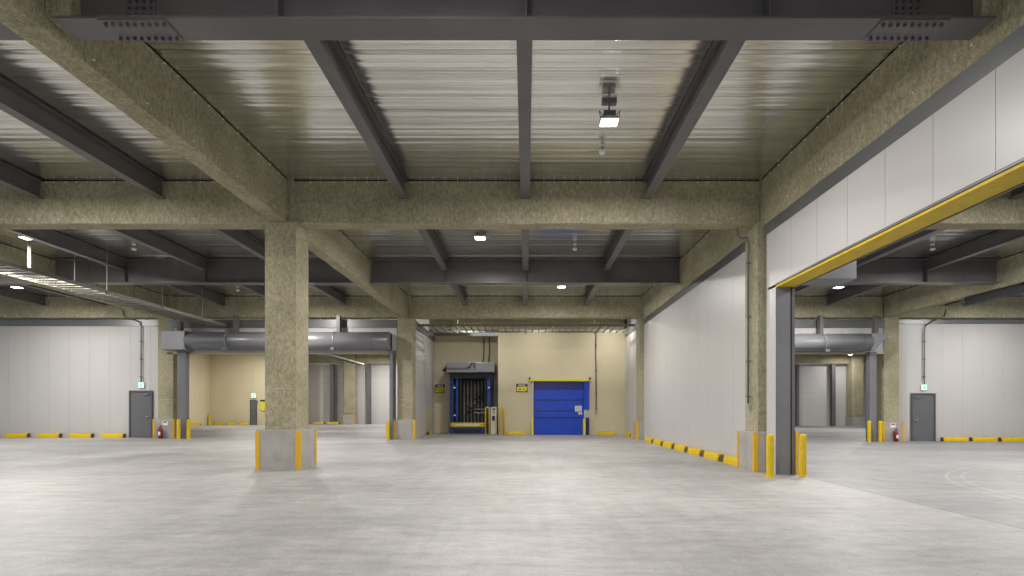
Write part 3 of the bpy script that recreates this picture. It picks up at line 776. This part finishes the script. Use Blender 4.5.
MB().cyl((-1.75, 29.29, 1.2), (-1.75, 29.26, 1.2), .035).build('button', 'black', t)
MB().box(-1.84, -1.66, 29.29, 29.3, 1.32, 1.38).build('name_strip', 'black', t)
def hoop(x0_, x1_, y, h, label, r=.025):
    f = fz(x0_) - .01
    t = thing('hoop_barrier', label, 'barrier', ((x0_ + x1_) / 2, y, f), 'yellow hoop barriers')
    MB().tube([(x0_, y, f), (x0_, y, f + h - .08), (x0_ + .02, y, f + h - .025), (x0_ + .07, y, f + h), (x1_ - .07, y, f + h), (x1_ - .02, y, f + h - .025), (x1_, y, f + h - .08), (x1_, y, f)], r, 10).build('hoop_pipe', 'yellow', t, smooth=True)
    for x in (x0_, x1_): MB().cyl((x, y, f), (x, y, f + .02), r * 2.4, 12).build('foot_plate', 'orange', t)
hoop(-5.15, -4.6, 28.6, 1.44, 'thin yellow hoop barrier left of the dark dock lift', .02)
hoop(-1.40, -1.18, 28.7, 1.42, 'narrow yellow hoop barrier at the beige wall corner', .045)
hoop(-2.20, -2.00, 29.4, 1.46, 'narrow yellow hoop barrier between dock lift and cream cabinet', .045)

# ------------------------------------------------------------------ cable ladders
def ladder(axis, a0, a1, b0, b1, z, pitch, label, hang=(), mat='ladder'):
    """axis 'y': runs along y from a0 to a1 between x=b0..b1; axis 'x': the same turned"""
    c = ((b0 + b1) / 2, (a0 + a1) / 2, z) if axis == 'y' else ((a0 + a1) / 2, (b0 + b1) / 2, z)
    t = thing('cable_ladder', label, 'cable ladder', c, 'hanging cable ladders')
    def bx(u0, u1, v0, v1, z0, z1, nm, mm=mat):
        m_ = MB()
        if axis == 'y': m_.box(v0, v1, u0, u1, z0, z1)
        else: m_.box(u0, u1, v0, v1, z0, z1)
        return m_.build(nm, mm, t)
    bx(a0, a1, b0, b0 + .03, z, z + .10, 'side_rail'); bx(a0, a1, b1 - .03, b1, z, z + .10, 'side_rail')
    m_ = MB(); a = a0 + .1
    while a < a1 - .05:
        if axis == 'y': m_.box(b0 + .03, b1 - .03, a, a + .05, z + .01, z + .04)
        else: m_.box(a, a + .06, b0 + .03, b1 - .03, z + .01, z + .04)
        a += pitch
    o = m_.build('rungs', mat, t); o['kind'] = 'stuff'
    for h in hang:
        for v in (b0 - .01, b1 + .01):
            p, q = ((v, h, z), (v, h, DECK)) if axis == 'y' else ((h, v, z), (h, v, DECK))
            MB().cyl(p, q, .014, 8).build('hanger_rod', mat, t)
        bx(h - .02, h + .02, b0 - .05, b1 + .05, z - .045, z, 'hanger_channel')
    return t
ladder('y', 9.5, 23.85, -14.2, -13.2, 4.98, .30, 'long galvanised cable ladder hung under the left bay ceiling', (12.6, 17.0, 19.6, 22.0))
ladder('y', 24.25, 44.0, -14.0, -13.2, 4.98, .35, 'distant cable ladder seen beneath the left roller housing', (28, 34, 40))
ladder('x', -5.1, 5.15, 25.5, 27.6, 5.25, .33, 'wide cable ladder crossing the dock bay ceiling', (-3.5, 0, 3.5))
# square duct hanger lit next to the lamp on the left
o = MB().box(-14.27, -14.215, 15.45, 15.50, 4.98, 6.38).build('hanger_strut', 'ladder')
tag(o, 'pale strut holding the cable ladder below the left lamp', 'strut')
# small trays on the ladder: cables
m_ = MB()
for k in range(6):
    m_.tube([(-14.05 + k * .09, 9.6, 5.06), (-14.03 + k * .09, 16, 5.055), (-14.06 + k * .09, 23.8, 5.06)], .022, 6)
o = m_.build('cable_bundle', 'bolt'); tag(o, 'dark cables lying on the long left cable ladder', 'cables'); o['kind'] = 'stuff'

# ------------------------------------------------------------------ lamps and detectors
def lamp(x, y, z, label, power=1.0):
    t = thing('ceiling_lamp', label, 'ceiling lamp', (x, y, z), 'square ceiling lamps')
    MB().box(x - .12, x + .12, y - .05, y + .05, DECK - .05, DECK + .0).build('mounting_bracket', 'steel_lite', t)
    MB().box(x - .015, x + .015, y - .015, y + .015, z + .14, DECK - .05).build('stem', 'steel_lite', t)
    MB().box(x - .10, x + .10, y - .09, y + .09, z + .05, z + .16).build('driver_box', 'steel_lite', t, bevel=.01)
    MB().box(x - .15, x + .15, y - .13, y + .13, z + .0, z + .05).build('lamp_head', 'zinc', t, bevel=.006)
    for s_ in (-1, 1): MB().tube([(x + s_ * .10, y - .03, z + .1), (x + s_ * .17, y - .05, z + .16), (x + s_ * .15, y - .06, z + .05)], .008, 6).build('lamp_cable', 'black', t)
    MB().box(x - .135, x + .135, y - .115, y + .115, z - .008, z + .0).build('lamp_lens', 'lamp', t)
    ld = bpy.data.lights.new('lamp_light', 'AREA'); ld.shape = 'RECTANGLE'; ld.size = .27; ld.size_y = .23
    ld.energy = LAMP_W * power; ld.color = (1.0, .972, .925)
    lo = bpy.data.objects.new('lamp_light', ld); COL.objects.link(lo); lo.parent = t; lo.location = (0, 0, -.03)
lamp(1.37, 8.9, 6.04, 'bright square lamp nearest, right of the central joist')
lamp(-1.27, 14.9, 6.04, 'lit lamp in the central bay just past the first crosswise beam')
lamp(1.37, 20.8, 6.04, 'lit lamp in the central bay behind the second grey girder')
lamp(-13.75, 14.9, 6.04, 'bright lamp beside the pale strut above left cable ladder')
lamp(-19.7, 20.9, 6.04, 'bright lamp at left edge below the cable ladder')
lamp(12.1, 20.9, 6.04, 'bright lamp seen right under the yellow header through the opening')
lamp(27.8, 46.3, 6.04, 'small distant lamp under the right roller housing', .4)
lamp(-1.3, 2.9, 6.04, 'lamp overhead in the central bay, out of the photo', .7)
lamp(-9.4, 8.9, 6.04, 'lamp above the floor left of near column')
lamp(-9.4, 2.9, 6.04, 'added lamp overhead in the left bay, out of the photo')  # unseen lamp, built for the light it gives the near left bay
lamp(-9.3, 20.9, 6.04, 'added lamp hidden behind the near column in left bay')  # hidden lamp, added for light in the left bay
lamp(9.4, 8.9, 6.04, 'added unseen lamp behind the white panels in the right bay')  # unseen lamp, added to light the bay beyond the opening
lamp(9.0, 15.0, 6.04, 'added unseen lamp behind the long white wall in the right bay')  # unseen lamp, added for light behind the long wall
lamp(14.5, 14.9, 6.04, 'added unseen lamp in the outer part of the right bay')  # outside the view, added to light the outer right bay
lamp(-20.5, 40.0, 6.04, 'lamp in the beige room behind left opening', 1.3)
lamp(-12, 44.5, 6.04, 'added hidden lamp before the distant white panels in left opening', 1.5)  # hidden by the header, added to light the far left panels
lamp(-12, 32, 6.04, 'added hidden lamp just behind the left roller housing', 1.0)  # hidden lamp, added to light the space behind the housing
lamp(16, 40.0, 6.04, 'added hidden lamp before the distant white panels in right opening', 1.8)  # hidden lamp, added to brighten the far right area
lamp(25, 38.0, 6.04, 'added hidden lamp in the room behind the far right column', 1.6)  # hidden lamp, added for light in the far right room
lamp(13, 32, 6.04, 'added hidden lamp just behind the right roller housing', 1.0)  # hidden lamp, added for light behind the right housing
lamp(-2.9, 27.3, 6.08, 'added hidden lamp high above the dock lift behind the cable ladder', .22)  # hidden lamp, added to light the dock bay walls
lamp(.6, 27.3, 6.08, 'added hidden lamp high above the beige wall left of the blue door', .13)  # weak hidden lamp, added to light the beige wall
lamp(4.4, 27.3, 6.08, 'lamp high in the right corner above the beige wall', .2)
lamp(-20.0, 14.9, 6.04, 'added lamp beyond the outer left beam, out of the photo')  # unseen lamp, added to brighten the far left wall
lamp(20.0, 20.9, 6.04, 'added lamp beyond the outer right beam, out of the photo')  # unseen lamp, added to brighten the far right wall
lamp(20.5, 8.9, 6.04, 'second added lamp beyond the outer right beam, out of the photo')  # unseen lamp, added for light past the outer right beam
def detector(x, y, label):
    t = thing('smoke_detector', label, 'detector', (x, y, 6.2), 'hanging detectors')
    MB().cyl((x, y, 6.36), (x, y, DECK + .01), .05).build('ceiling_rose', 'white', t)
    MB().cyl((x, y, 6.28), (x, y, 6.36), .012, 8).build('detector_stem', 'black', t)
    MB().tube([(x, y, 6.28), (x, y, 6.26), (x, y, 6.23), (x, y, 6.205), (x, y, 6.20)], [.04, .07, .072, .045, .01], 18).build('detector_dome', 'white', t, smooth=True)
detector(1.46, 10.35, 'white dome detector just beyond the nearest bright lamp')
detector(1.5, 16.6, 'white dome detector in the central bay before second girder')
detector(-12.05, 16.6, 'white dome detector in the left bay between two joists')
detector(-11.9, 22.3, 'tiny white dome detector left of near column shaft')
detector(12.5, 16.6, 'white dome detector above the opening beyond the yellow header')
